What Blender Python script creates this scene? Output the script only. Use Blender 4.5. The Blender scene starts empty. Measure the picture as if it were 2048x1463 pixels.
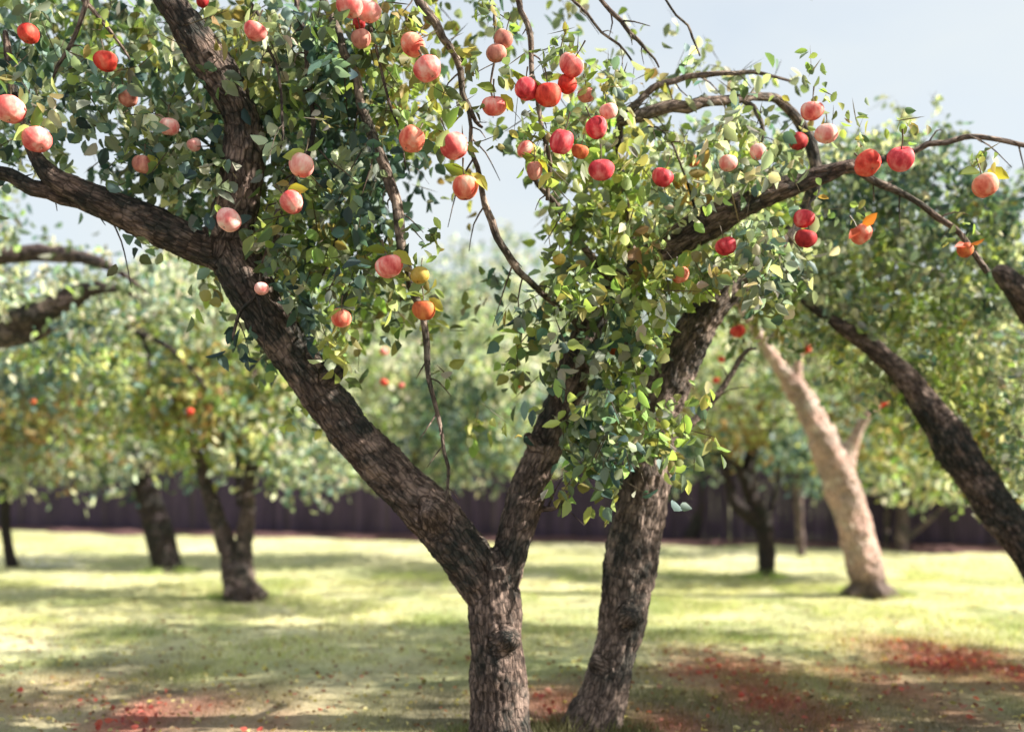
import bpy, math, random
import numpy as np
from mathutils import Vector
S = bpy.context.scene
COL = S.collection
R = math.radians
# ------------------------------------------------------------------ camera, world, sun, exposure
F, CX, HY, EYE = 1900.0, 1024.0, 940.0, 1.6
cam = bpy.data.cameras.new('camera'); co = bpy.data.objects.new('camera', cam); COL.objects.link(co)
co.location = (0, 0, EYE); co.rotation_euler = (R(90), 0, 0)
cam.sensor_width = 36; cam.lens = 36*F/2048; cam.shift_y = (HY-731.5)/2048
cam.clip_end = 2000; cam.clip_start = 0.05
cam.dof.use_dof = True; cam.dof.focus_distance = 4.45; cam.dof.aperture_fstop = cam.lens/1000/0.046
S.camera = co
SUN = Vector((0.96, -0.10, 0.66)).normalized()
sun_el = math.asin(SUN.z); sun_az = math.atan2(SUN.x, SUN.y)
w = bpy.data.worlds.new('World'); S.world = w; w.use_nodes = True
nt = w.node_tree; nt.nodes.clear()
def N(nt, t, **k):
    n = nt.nodes.new(t)
    for a, b in k.items(): setattr(n, a, b)
    return n
sky = N(nt, 'ShaderNodeTexSky', sky_type='NISHITA', sun_disc=False, sun_elevation=sun_el, sun_rotation=sun_az)
sky.air_density = 1.0; sky.dust_density = 2.5; sky.ozone_density = 1.0
bg = N(nt, 'ShaderNodeBackground'); out = N(nt, 'ShaderNodeOutputWorld'); bg.inputs[1].default_value = 0.10
tc = N(nt, 'ShaderNodeTexCoord'); mp = N(nt, 'ShaderNodeMapping'); mp.inputs['Scale'].default_value = (1, 1, 2.6)
no = N(nt, 'ShaderNodeTexNoise'); no.inputs['Scale'].default_value = 1.7; no.inputs['Detail'].default_value = 7
no.inputs['Roughness'].default_value = 0.55
rp = N(nt, 'ShaderNodeValToRGB'); rp.color_ramp.elements[0].position = 0.36; rp.color_ramp.elements[1].position = 0.66
rp.color_ramp.elements[0].color = (.64, .64, .64, 1); rp.color_ramp.elements[1].color = (.97, .97, .97, 1)
mx = N(nt, 'ShaderNodeMix', data_type='RGBA')
mx.inputs[7].default_value = (3.35, 3.6, 3.7, 1)       # thin white cloud veil
L = nt.links.new
L(tc.outputs['Generated'], mp.inputs[0]); L(mp.outputs[0], no.inputs['Vector']); L(no.outputs[0], rp.inputs[0])
L(rp.outputs[0], mx.inputs[0]); L(sky.outputs[0], mx.inputs[6]); L(mx.outputs[2], bg.inputs[0]); L(bg.outputs[0], out.inputs[0])
sl = bpy.data.lights.new('sun', 'SUN'); sl.energy = 5.0; sl.angle = R(0.6); sl.color = (1, .93, .80)
so = bpy.data.objects.new('sun', sl); COL.objects.link(so); so.rotation_euler = SUN.to_track_quat('Z', 'Y').to_euler()
S.view_settings.view_transform = 'Standard'; S.view_settings.look = 'None'; S.view_settings.gamma = 1
S.view_settings.exposure = 1.32
S.render.film_transparent = False
S.cycles.max_bounces = 6; S.cycles.transparent_max_bounces = 4; S.cycles.use_denoising = True
# ------------------------------------------------------------------ helpers
rng = np.random.default_rng(7)
def W(px, py, D): return np.array([(px-CX)/F*D, D, EYE-(py-HY)/F*D])
def GP(px, py):
    D = EYE*F/(py-HY); return np.array([(px-CX)/F*D, D, 0.0])
def hsh(i, j, k, s):
    n = (i*374761393 + j*668265263 + k*2147483647 + s*974634777) & 0xffffffff
    n = ((n ^ (n >> 13))*1274126177) & 0xffffffff
    return ((n ^ (n >> 16)) & 0xffff)/65535.0
def vn(P, s=0):
    P = np.asarray(P, float); I = np.floor(P).astype(np.int64); f = P-I; f = f*f*(3-2*f); r = 0
    for a in (0, 1):
        for b in (0, 1):
            for c in (0, 1):
                wgt = (f[:, 0] if a else 1-f[:, 0])*(f[:, 1] if b else 1-f[:, 1])*(f[:, 2] if c else 1-f[:, 2])
                r = r + wgt*hsh(I[:, 0]+a, I[:, 1]+b, I[:, 2]+c, s)
    return r*2-1
def fbm(P, s=0, o=3):
    r = 0; a = 1; P = np.asarray(P, float)
    for k in range(o): r = r + a*vn(P*2**k, s+k); a *= .5
    return r
def mk(name, V, Fc, mat=None, parent=None, smooth=True, attrs=None):
    me = bpy.data.meshes.new(name); V = np.asarray(V, np.float32)
    if isinstance(Fc, np.ndarray):
        n, k = Fc.shape
        me.vertices.add(len(V)); me.vertices.foreach_set('co', V.ravel())
        me.loops.add(n*k); me.loops.foreach_set('vertex_index', Fc.astype(np.int32).ravel())
        me.polygons.add(n); me.polygons.foreach_set('loop_start', np.arange(0, n*k, k, dtype=np.int32))
        me.update(calc_edges=True)
    else:
        me.from_pydata([tuple(v) for v in V.tolist()], [], [tuple(f) for f in Fc])
    if smooth: me.polygons.foreach_set('use_smooth', np.ones(len(me.polygons), bool))
    for k, (t, d) in (attrs or {}).items():
        a = me.attributes.new(k, t, 'POINT'); a.data.foreach_set('color' if 'COLOR' in t else 'vector', np.asarray(d, np.float32).ravel())
    me.update(); o = bpy.data.objects.new(name, me); COL.objects.link(o)
    if mat: me.materials.append(mat)
    if parent:
        o.parent = parent
        o.location = [-v for v in parent.location]
    return o
def tag(o, label=None, cat=None, group=None, kind=None):
    if label: o['label'] = label
    if cat: o['category'] = cat
    if group: o['group'] = group
    if kind: o['kind'] = kind
    return o
def thing(name, label, cat, loc, group=None):
    o = bpy.data.objects.new(name, None); COL.objects.link(o); o.location = tuple(float(a) for a in loc); o.empty_display_size = .2
    return tag(o, label, cat, group)
# ------------------------------------------------------------------ materials
def new_mat(name):
    m = bpy.data.materials.new(name); m.use_nodes = True; nt = m.node_tree
    return m, nt, nt.nodes['Principled BSDF'], nt.nodes['Material Output'], nt.links.new
def ramp(nt, stops):
    r = N(nt, 'ShaderNodeValToRGB'); e = r.color_ramp.elements
    while len(e) < len(stops): e.new(.5)
    for i, (p, c) in enumerate(stops): e[i].position = p; e[i].color = (*c, 1)
    return r
def leaf_mat(name, trans=.4, rough=.55, tint=(1.4, 1.45, .85, 1)):
    m, nt, p, o, L = new_mat(name)
    a = N(nt, 'ShaderNodeAttribute', attribute_name='col')
    L(a.outputs['Color'], p.inputs['Base Color']); p.inputs['Roughness'].default_value = rough
    p.inputs['Specular IOR Level'].default_value = .35
    t = N(nt, 'ShaderNodeBsdfTranslucent'); h = N(nt, 'ShaderNodeMix', data_type='RGBA', blend_type='MULTIPLY')
    h.inputs[0].default_value = 1; h.inputs[7].default_value = tint
    L(a.outputs['Color'], h.inputs[6]); L(h.outputs[2], t.inputs[0])
    s = N(nt, 'ShaderNodeMixShader'); s.inputs[0].default_value = trans
    L(p.outputs[0], s.inputs[1]); L(t.outputs[0], s.inputs[2]); L(s.outputs[0], o.inputs[0])
    return m
LEAF = leaf_mat('leaf'); FAR = leaf_mat('far_leaf', .4, .6, (1.35, 1.42, 1.15, 1)); GRASS = leaf_mat('grass', .3, .7)
def bark_mat(name, dark, mid, light, moss=(.045, .065, .05), lich=.5, foot=None):
    m, nt, p, o, L = new_mat(name)
    a = N(nt, 'ShaderNodeAttribute', attribute_name='bark'); geo = N(nt, 'ShaderNodeNewGeometry')
    def nz(src, sc, det=6, rg=.6):
        n = N(nt, 'ShaderNodeTexNoise'); n.inputs['Scale'].default_value = sc; n.inputs['Detail'].default_value = det
        n.inputs['Roughness'].default_value = rg; L(src, n.inputs['Vector']); return n.outputs[0]
    n1 = nz(a.outputs['Vector'], 40, 8, .68); n2 = nz(geo.outputs['Position'], 5.0, 4); n3 = nz(geo.outputs['Position'], 3.1, 5, .7)
    r1 = ramp(nt, [(.30, dark), (.5, mid), (.72, light)]); L(n1, r1.inputs[0])
    k1 = ramp(nt, [(.45, (0, 0, 0)), (.58, (1, 1, 1))]); L(n3, k1.inputs[0])
    x1 = N(nt, 'ShaderNodeMix', data_type='RGBA'); x1.inputs[7].default_value = (*moss, 1)
    sc = N(nt, 'ShaderNodeMath', operation='MULTIPLY'); sc.inputs[1].default_value = .7; L(k1.outputs[0], sc.inputs[0])
    L(sc.outputs[0], x1.inputs[0]); L(r1.outputs[0], x1.inputs[6])
    k2 = ramp(nt, [(.55, (0, 0, 0)), (.66, (1, 1, 1))]); L(n2, k2.inputs[0])
    sc2 = N(nt, 'ShaderNodeMath', operation='MULTIPLY'); sc2.inputs[1].default_value = lich; L(k2.outputs[0], sc2.inputs[0])
    x2 = N(nt, 'ShaderNodeMix', data_type='RGBA'); x2.inputs[7].default_value = (*[min(1, c*1.35) for c in light], 1)
    L(sc2.outputs[0], x2.inputs[0]); L(x1.outputs[2], x2.inputs[6])
    last = x2.outputs[2]
    wv = N(nt, 'ShaderNodeVectorMath', operation='ADD'); wn = N(nt, 'ShaderNodeTexNoise'); wn.inputs['Scale'].default_value = 14; L(a.outputs['Vector'], wn.inputs['Vector']); ws = N(nt, 'ShaderNodeVectorMath', operation='SCALE'); ws.inputs['Scale'].default_value = .05; L(wn.outputs['Color'], ws.inputs[0]); L(a.outputs['Vector'], wv.inputs[0]); L(ws.outputs[0], wv.inputs[1])
    vo = N(nt, 'ShaderNodeTexVoronoi', feature='DISTANCE_TO_EDGE'); vo.inputs['Scale'].default_value = 36; L(wv.outputs[0], vo.inputs['Vector'])
    kr = ramp(nt, [(.0, (.30, .30, .32)), (.16, (1, 1, 1))]); L(vo.outputs[0], kr.inputs[0]); xk = N(nt, 'ShaderNodeMix', data_type='RGBA', blend_type='MULTIPLY'); xk.inputs[0].default_value = .85; L(last, xk.inputs[6]); L(kr.outputs[0], xk.inputs[7]); last = xk.outputs[2]
    if foot:
        sp = N(nt, 'ShaderNodeSeparateXYZ'); L(geo.outputs['Position'], sp.inputs[0])
        mr = N(nt, 'ShaderNodeMapRange'); mr.inputs[1].default_value = .15; mr.inputs[2].default_value = .55
        ad = N(nt, 'ShaderNodeMath', operation='MULTIPLY_ADD'); ad.inputs[1].default_value = .5; L(n2, ad.inputs[0]); L(sp.outputs[2], ad.inputs[2])
        ad2 = N(nt, 'ShaderNodeMath', operation='SUBTRACT'); ad2.inputs[1].default_value = .25; L(ad.outputs[0], ad2.inputs[0]); L(ad2.outputs[0], mr.inputs[0])
        x3 = N(nt, 'ShaderNodeMix', data_type='RGBA'); x3.inputs[6].default_value = (*foot, 1); L(mr.outputs[0], x3.inputs[0]); L(last, x3.inputs[7]); last = x3.outputs[2]
    L(last, p.inputs['Base Color']); p.inputs['Roughness'].default_value = .85; p.inputs['Specular IOR Level'].default_value = .2
    b = N(nt, 'ShaderNodeBump'); b.inputs['Strength'].default_value = 1; b.inputs['Distance'].default_value = .022
    n4 = nz(a.outputs['Vector'], 50, 8, .7); cl = N(nt, 'ShaderNodeMath', operation='MINIMUM'); cl.inputs[1].default_value = .22; L(vo.outputs[0], cl.inputs[0]); sm = N(nt, 'ShaderNodeMath', operation='MULTIPLY_ADD'); sm.inputs[1].default_value = 1.6; L(cl.outputs[0], sm.inputs[0]); L(n4, sm.inputs[2]); L(sm.outputs[0], b.inputs['Height']); L(b.outputs[0], p.inputs['Normal'])
    return m
BARK = bark_mat('bark_brown', (.024, .021, .022), (.14, .100, .084), (.52, .37, .31), (.02, .035, .034), .4)
BARK2 = bark_mat('bark_grey', (.040, .033, .031), (.20, .148, .124), (.56, .42, .35), (.022, .036, .036), .5)
BARKT = bark_mat('bark_tan', (.07, .052, .045), (.24, .175, .145), (.54, .41, .34), (.07, .075, .06), .5)
BARKP = bark_mat('bark_pale', (.26, .16, .14), (.72, .47, .40), (.88, .66, .59), (.46, .36, .31), .5, (.16, .12, .11))
BARKD = bark_mat('bark_dark', (.02, .017, .022), (.05, .038, .042), (.11, .08, .075), (.03, .035, .03), .2)
BARKM = bark_mat('bark_mid', (.05, .035, .04), (.12, .085, .085), (.40, .30, .26), (.05, .055, .05), .45)
def apple_mat(name, a, b, c):
    m, nt, p, o, L = new_mat(name)
    tc = N(nt, 'ShaderNodeTexCoord'); oi = N(nt, 'ShaderNodeObjectInfo')
    ad = N(nt, 'ShaderNodeVectorMath', operation='ADD'); cb = N(nt, 'ShaderNodeCombineXYZ')
    mu = N(nt, 'ShaderNodeMath', operation='MULTIPLY'); mu.inputs[1].default_value = 37; L(oi.outputs['Random'], mu.inputs[0])
    L(mu.outputs[0], cb.inputs[0]); L(tc.outputs['Object'], ad.inputs[0]); L(cb.outputs[0], ad.inputs[1])
    mp = N(nt, 'ShaderNodeMapping'); mp.inputs['Scale'].default_value = (1.15, 1.15, .6); L(ad.outputs[0], mp.inputs[0])
    n = N(nt, 'ShaderNodeTexNoise'); n.inputs['Scale'].default_value = 1.1; n.inputs['Detail'].default_value = 4; n.inputs['Roughness'].default_value = .55
    L(mp.outputs[0], n.inputs['Vector']); r = ramp(nt, [(.36, a), (.52, b), (.68, c)]); L(n.outputs[0], r.inputs[0])
    L(r.outputs[0], p.inputs['Base Color']); p.inputs['Roughness'].default_value = .7; p.inputs['Specular IOR Level'].default_value = .3
    p.inputs['Subsurface Weight'].default_value = .12; p.inputs['Subsurface Radius'].default_value = (.03, .01, .008); p.inputs['Subsurface Scale'].default_value = .5
    b_ = N(nt, 'ShaderNodeBump'); b_.inputs['Strength'].default_value = .35; b_.inputs['Distance'].default_value = .004; L(n.outputs[0], b_.inputs['Height']); L(b_.outputs[0], p.inputs['Normal'])
    return m
AM = {
 'coral': apple_mat('apple_coral', (.60, .07, .07), (.88, .24, .21), (.97, .55, .47)),
 'pink': apple_mat('apple_pink', (.76, .20, .19), (.93, .44, .39), (.98, .70, .62)),
 'crimson': apple_mat('apple_crimson', (.36, .015, .025), (.72, .06, .08), (.90, .26, .25)),
 'red': apple_mat('apple_red', (.42, .02, .015), (.76, .07, .045), (.85, .2, .13)),
 'orange': apple_mat('apple_orange', (.66, .09, .06), (.88, .26, .17), (.95, .50, .37)),
 'dusky': apple_mat('apple_dusky', (.36, .11, .09), (.58, .23, .18), (.74, .38, .30)),
 'gold': apple_mat('apple_gold', (.36, .24, .04), (.52, .38, .08), (.62, .46, .14)),
 'rust': apple_mat('apple_rust', (.35, .06, .02), (.60, .14, .05), (.72, .26, .08)),
 'dark': apple_mat('apple_dark', (.22, .01, .015), (.42, .025, .03), (.6, .08, .07)),
}
m, nt, p, o, L = new_mat('stem'); p.inputs['Base Color'].default_value = (.10, .07, .04, 1); STEM = m
# ------------------------------------------------------------------ tubes
def resample(P, r, step):
    P = np.asarray(P, float); r = np.asarray(r, float); Q = []; q = []
    for i in range(len(P)-1):
        a, b = P[max(i-1, 0)], P[i]; c, d = P[i+1], P[min(i+2, len(P)-1)]
        n = max(2, int(np.linalg.norm(c-b)/step))
        for t in np.arange(n)/n:
            Q.append(.5*((2*b)+(-a+c)*t+(2*a-5*b+4*c-d)*t*t+(-a+3*b-3*c+d)*t**3)); u = t*t*(3-2*t); q.append(r[i]*(1-u)+r[i+1]*u)
    Q.append(P[-1]); q.append(r[-1]); return np.array(Q), np.array(q)
def tube(P, r, step=.05, ns=12, seed=0, knob=.08):
    Q, q = resample(P, r, step); n = len(Q)
    T = np.gradient(Q, axis=0); T /= np.linalg.norm(T, axis=1)[:, None]+1e-9
    al = np.concatenate([[0], np.cumsum(np.linalg.norm(np.diff(Q, axis=0), axis=1))])
    u = np.cross(T[0], [0.31, 1, 0.17]); u /= np.linalg.norm(u); U = []
    for t in T: u = u-t*np.dot(u, t); u /= np.linalg.norm(u); U.append(u.copy())
    U = np.array(U); V_ = np.cross(T, U); ang = np.arange(ns)/ns*2*math.pi
    ca, sa = np.cos(ang), np.sin(ang)
    rr = q[:, None]*np.ones(ns)
    Pn = np.stack([np.outer(np.ones(n), ca)*1.1, np.outer(np.ones(n), sa)*1.1, np.outer(al/np.maximum(q.mean(), .01)*.35, np.ones(ns))], -1).reshape(-1, 3)+seed*7.3
    rr = rr*(1+knob*fbm(Pn, seed, 3).reshape(n, ns))
    X = Q[:, None]+rr[..., None]*(U[:, None]*ca[None, :, None]+V_[:, None]*sa[None, :, None])
    V = X.reshape(-1, 3)
    bk = np.stack([q.mean()*np.outer(np.ones(n), ca), q.mean()*np.outer(np.ones(n), sa), np.outer(al*.36, np.ones(ns))], -1).reshape(-1, 3)+seed*1.7
    i = np.arange(n-1)[:, None]*ns; j = np.arange(ns)[None]; k = (j+1) % ns
    Fq = np.stack([i+j, i+k, i+ns+k, i+ns+j], -1).reshape(-1, 4).tolist()
    Fq.append(list(range(ns))[::-1]); Fq.append(list(range((n-1)*ns, n*ns)))
    return V, Fq, bk, (Q, q, U, V_, al)
def limb_pts(pts):       # (px, py, half width px, D)
    return np.array([W(a, b, d) for a, b, _, d in pts]), np.array([h/F*d for _, _, h, d in pts])
def simple_limb(name, pts, mat, parent, ns=10, step=.06, seed=0, knob=.1, spurs=0):
    P, r = limb_pts(pts)
    if spurs:                       # kinks at the nodes
        P, r = resample(P, r, .11); g = np.random.default_rng(seed); P[1:-1] += g.normal(0, .0075, (len(P)-2, 3))
    V, Fq, bk, sk = tube(P, r, step, ns, seed, knob)
    if spurs:
        Q, q = sk[0], sk[1]; V = [V]; bk = [bk]; Fq = list(Fq); off = len(V[0])
        for t in np.arange(.05, sk[4][-1], .085):
            if g.random() < .35: continue
            j = int(np.searchsorted(sk[4], t)); j = min(j, len(Q)-2); T = Q[j+1]-Q[j]; T /= np.linalg.norm(T)+1e-9; d = g.normal(size=3); d -= T*(d@T); d /= np.linalg.norm(d); d = d+T*.7; d /= np.linalg.norm(d)
            l_ = g.uniform(.04, .17) if g.random() < .75 else g.uniform(.2, .34); rr_ = min(q[j]*.45, .0055); b = Q[j]+d*l_*.5+g.normal(0, .008, 3); e = Q[j]+d*l_+np.array([0, 0, -l_*.25])+g.normal(0, .012, 3)
            v2, f2, b2, _ = tube([Q[j], b, e], [rr_, rr_*.75, rr_*.35], .05, 5, seed+j, .1)
            V.append(v2); bk.append(b2); Fq += [[a+off for a in f] for f in f2]; off += len(v2)
        V = np.concatenate(V); bk = np.concatenate(bk)
    return mk(name, V, Fq, mat, parent, attrs={'bark': ('FLOAT_VECTOR', bk)})
def fused(name, limbs, mat, parent, voxel=.012, seed=0, rough=.012):
    VV, FF, sk = [], [], []; off = 0
    for i, pts in enumerate(limbs):
        P, r = limb_pts(pts); V, Fq, bk, s = tube(P, r, .05, 14, seed+i, .07)
        VV.append(V); FF += [[a+off for a in f] for f in Fq]; off += len(V); sk.append(s)
    o = mk(name, np.concatenate(VV), FF)
    md = o.modifiers.new('r', 'REMESH'); md.mode = 'VOXEL'; md.voxel_size = voxel
    sm = o.modifiers.new('s', 'SMOOTH'); sm.factor = .5; sm.iterations = 6
    dg = bpy.context.evaluated_depsgraph_get(); me = bpy.data.meshes.new_from_object(o.evaluated_get(dg))
    old = o.data; o.modifiers.clear(); o.data = me; bpy.data.meshes.remove(old); me.name = name
    n = len(me.vertices); V = np.empty(n*3); me.vertices.foreach_get('co', V); V = V.reshape(-1, 3)
    nr = np.empty(n*3); me.vertices.foreach_get('normal', nr); nr = nr.reshape(-1, 3)
    Q = np.concatenate([s[0] for s in sk]); q = np.concatenate([s[1] for s in sk]); U = np.concatenate([s[2] for s in sk]); V_ = np.concatenate([s[3] for s in sk])
    al = np.concatenate([s[4]+11*i for i, s in enumerate(sk)])
    bk = np.empty((n, 3)); qq = np.empty(n)
    for a in range(0, n, 20000):
        v = V[a:a+20000]; d = ((v[:, None]-Q[None])**2).sum(-1)-(q**2)[None]*.8; j = d.argmin(1); e = v-Q[j]
        bk[a:a+20000] = np.stack([(e*U[j]).sum(1), (e*V_[j]).sum(1), al[j]*.36+(e*np.cross(U[j], V_[j])).sum(1)*.22], -1); qq[a:a+20000] = q[j]
    sc = np.clip(qq/.12, .25, 1)
    rid = 1-np.abs(fbm(bk*30, 5, 3)); lump = fbm(V*6, 9, 2)
    V = V+nr*((rid-.6)*rough*1.3*sc+lump*rough*.9*sc+fbm(V*45, 3, 2)*rough*.3*sc)[:, None]
    me.vertices.foreach_set('co', V.astype(np.float32).ravel())
    a = me.attributes.new('bark', 'FLOAT_VECTOR', 'POINT'); a.data.foreach_set('vector', bk.astype(np.float32).ravel())
    me.polygons.foreach_set('use_smooth', np.ones(len(me.polygons), bool)); me.materials.append(mat); me.update()
    o.parent = parent; o.location = [-v for v in parent.location]
    return o
# ------------------------------------------------------------------ leaves
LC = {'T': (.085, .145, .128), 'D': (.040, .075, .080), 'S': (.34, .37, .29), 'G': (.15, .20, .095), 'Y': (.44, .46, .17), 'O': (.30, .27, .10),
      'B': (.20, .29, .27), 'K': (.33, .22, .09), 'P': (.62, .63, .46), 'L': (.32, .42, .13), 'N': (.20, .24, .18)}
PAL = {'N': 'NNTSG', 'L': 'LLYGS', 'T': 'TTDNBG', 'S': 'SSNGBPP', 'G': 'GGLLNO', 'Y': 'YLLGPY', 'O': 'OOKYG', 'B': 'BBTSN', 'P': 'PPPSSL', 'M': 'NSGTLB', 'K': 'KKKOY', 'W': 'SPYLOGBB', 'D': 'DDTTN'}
def rdir(n, down=.6, up=0):
    d = rng.normal(size=(n, 3)); d /= np.linalg.norm(d, axis=1)[:, None]; d[:, 2] -= down; return d/np.linalg.norm(d, axis=1)[:, None]
class Leaves:
    def __init__(s): s.P = []; s.d = []; s.L = []; s.w = []; s.c = []
    def add(s, P, d, Ln, wd, c): s.P.append(P); s.d.append(d); s.L.append(Ln); s.w.append(wd); s.c.append(c)
    def colours(s, n, pal):
        keys = PAL[pal]; k = rng.integers(0, len(keys), n); c = np.array([LC[x] for x in keys])[k]
        return np.clip(c*np.exp(rng.normal(0, .20, n))[:, None]*(1+rng.normal(0, .07, (n, 3))), .005, .85)
    def spray(s, p0, pal, n, length, size, spread=.06, drop=.7, col=None):
        """a drooping twig of leaves from p0"""
        d = rdir(1, drop)[0]; t = rng.random(n)**.8; dz = -t*t*length*.35
        P = p0+d*(t*length)[:, None]+rng.normal(0, spread, (n, 3)); P[:, 2] += dz
        s.add(P, rdir(n, .8), size*rng.uniform(.7, 1.25, n), size*.62*rng.uniform(.75, 1.2, n), s.colours(n, pal) if col is None else col(n))
        if size < .09:
            s.add(p0[None], d[None], np.array([length]), np.array([.007]), np.array([[.09, .07, .05]]))
    def build(s, name, parent, clear=None, mat=None, **kw):
        P = np.concatenate(s.P); d = np.concatenate(s.d); Ln = np.concatenate(s.L); wd = np.concatenate(s.w); c = np.concatenate(s.c)
        if clear is not None:
            k = clear(P); P, d, Ln, wd, c = P[k], d[k], Ln[k], wd[k], c[k]
        n = len(P); nn = np.cross(d, rng.normal(size=(n, 3))); nn /= np.linalg.norm(nn, axis=1)[:, None]+1e-9; b = np.cross(nn, d)
        def v(t, sd, up): return P+d*(Ln*t)[:, None]+b*(wd*sd)[:, None]+nn*(wd*up)[:, None]
        V = np.stack([v(0, 0, 0), v(.18, .34, .12), v(.5, .5, .2), v(.82, .28, .05), v(1.03, 0, -.2), v(.82, -.28, .05), v(.5, -.5, .2), v(.18, -.34, .12)], 1).reshape(-1, 3)
        i = np.arange(n)[:, None]*8; Fq = np.concatenate([i+np.array([[0, 1, 2, 3, 4]]), i+np.array([[0, 4, 5, 6, 7]])])
        C = np.repeat(np.concatenate([c, np.ones((n, 1))], 1), 8, 0)
        return mk(name, V, Fq, mat or LEAF, parent, smooth=False, attrs={'col': ('FLOAT_COLOR', C)})
CLEAR = []   # (polyline px, half width px, D limit, probability)
def clear_fn(P):
    px = CX+P[:, 0]/P[:, 1]*F; py = HY-(P[:, 2]-EYE)/P[:, 1]*F; keep = np.ones(len(P), bool)
    for pl, D, pr in CLEAR:
        pl = np.array(pl, float); best = np.full(len(P), 9e9)
        for a, b in zip(pl[:-1], pl[1:]):
            e = b[:2]-a[:2]; t = np.clip(((px-a[0])*e[0]+(py-a[1])*e[1])/(e@e+1e-9), 0, 1)
            dd = np.hypot(px-a[0]-t*e[0], py-a[1]-t*e[1])-(a[2]+(b[2]-a[2])*t); best = np.minimum(best, dd)
        keep &= ~((best < 0) & (P[:, 1] < D) & (rng.random(len(P)) < pr))
    return keep
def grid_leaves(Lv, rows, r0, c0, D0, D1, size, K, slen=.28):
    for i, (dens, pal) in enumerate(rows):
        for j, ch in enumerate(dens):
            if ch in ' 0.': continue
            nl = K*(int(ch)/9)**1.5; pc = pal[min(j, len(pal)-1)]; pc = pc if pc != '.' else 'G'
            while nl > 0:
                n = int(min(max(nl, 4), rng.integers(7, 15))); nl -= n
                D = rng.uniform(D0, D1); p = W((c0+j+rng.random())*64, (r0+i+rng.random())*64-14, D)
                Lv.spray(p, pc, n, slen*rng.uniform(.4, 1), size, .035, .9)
def ell_leaves(Lv, ells, size, K, slen=.5):
    """ells: px, py, rx, ry, D, rD, palette, density; leaf clumps through the volume"""
    for (px, py, rx, ry, D, rD, pal, dens) in ells:
        X, Z = rx/F*D, ry/F*D; area = math.pi*X*Z; tot = K*dens*area/(size*size*.3)
        c0 = W(px, py, D); n = int(tot/16)+1
        u = rdir(n, 0)*(rng.random(n)**.40)[:, None]*np.array([X, rD, Z])
        # ragged outline: push clump centres by noise, leave gaps
        u *= (1+.28*vn(u*1.9+px*.37, 3))[:, None]; gap = vn((u+c0)*2.1, 11) > -.55
        for q in (u+c0)[gap]:
            Lv.spray(q+[0, 0, .1], pal if rng.random() < .9 else 'W', int(rng.integers(10, 22)), slen*rng.uniform(.4, 1), size, size*.9, .6)
# ------------------------------------------------------------------ ground
def gz(x, y):
    P = np.stack([x*.35, y*.35, 0*x], -1); return .045*fbm(P, 21, 2)+.012*vn(P*9, 23)
REDS = [(1450, 1345, 120, 38, .8), (1530, 1395, 90, 40, .75), (1900, 1315, 130, 42, 1.), (2030, 1345, 70, 45, .9), (1760, 1365, 110, 40, .55),
        (1640, 1440, 120, 40, .4), (1900, 1420, 70, 30, .3), (1130, 1420, 90, 50, .45), (130, 1385, 110, 38, .40), (260, 1440, 80, 45, .65),
        (560, 1440, 110, 40, .35), (400, 1420, 120, 40, .35), (1330, 1450, 90, 30, .35)]
def red_mask(x, y):
    y_ = np.maximum(y, 1.0); px = CX+x/y_*F; py = HY+EYE/y_*F; m = 0*x
    for (a, b, rx, ry, s) in REDS:
        c = GP(a, b); wx = rx/F*c[1]; wy = ry/F*c[1]**2/EYE
        m = np.maximum(m, s*np.exp(-(((x-c[0])/wx)**2+((y-c[1])/wy)**2)*.9))
    nz = .5+.5*fbm(np.stack([x*1.9, y*1.9, 0*x], -1), 31, 3); return np.clip(m*(.65+nz*.8), 0, 1)
def ground_col(x, y):
    P = np.stack([x, y, 0*x], -1); a = .5+.5*fbm(P*.45, 1, 3); b = .5+.5*fbm(P*1.3, 5, 3); c_ = .5+.5*fbm(P*6, 8, 2)
    c = np.array([.47, .47, .24])[None]*(1-a[:, None])+np.array([.64, .61, .40])[None]*a[:, None]
    g = np.clip((b-.55)*2.2, 0, 1)[:, None]; c = c*(1-.6*g)+np.array([.28, .34, .15])*.6*g
    c = c*(.85+.3*c_[:, None])
    # near foreground: brown litter tone, darkened in the colour to stand in for shade
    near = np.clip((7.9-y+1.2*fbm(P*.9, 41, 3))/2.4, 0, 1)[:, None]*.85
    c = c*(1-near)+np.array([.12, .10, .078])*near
    r = np.clip(red_mask(x, y)*1.15, 0, .92)[:, None]; c = c*(1-r)+np.array([.38, .11, .095])*r
    return c
xs = np.concatenate([[-400, -200, -100, -60, -35, -22], np.arange(-15, 15.01, .13), [22, 35, 60, 100, 200, 400]])
ys = np.concatenate([[-60, -20, -5, 0, 1.5], np.arange(2.5, 29, .13), [32, 38, 50, 80, 150, 300, 700]])
GX, GY = np.meshgrid(xs, ys); gx, gy = GX.ravel(), GY.ravel()
Vg = np.stack([gx, gy, gz(gx, gy)], -1); nx = len(xs)
ii = (np.arange(len(ys)-1)[:, None]*nx+np.arange(nx-1)[None]).reshape(-1, 1)
m, nt, p, o, L = new_mat('lawn_ground')
a = N(nt, 'ShaderNodeAttribute', attribute_name='col'); geo = N(nt, 'ShaderNodeNewGeometry')
n = N(nt, 'ShaderNodeTexNoise'); n.inputs['Scale'].default_value = 22; n.inputs['Detail'].default_value = 8; n.inputs['Roughness'].default_value = .7; L(geo.outputs['Position'], n.inputs['Vector'])
r = ramp(nt, [(.3, (.62, .60, .55)), (.55, (1, 1, 1)), (.75, (1.25, 1.2, 1.1))]); L(n.outputs[0], r.inputs[0])
x = N(nt, 'ShaderNodeMix', data_type='RGBA', blend_type='MULTIPLY'); x.inputs[0].default_value = 1; L(a.outputs['Color'], x.inputs[6]); L(r.outputs[0], x.inputs[7])
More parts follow.
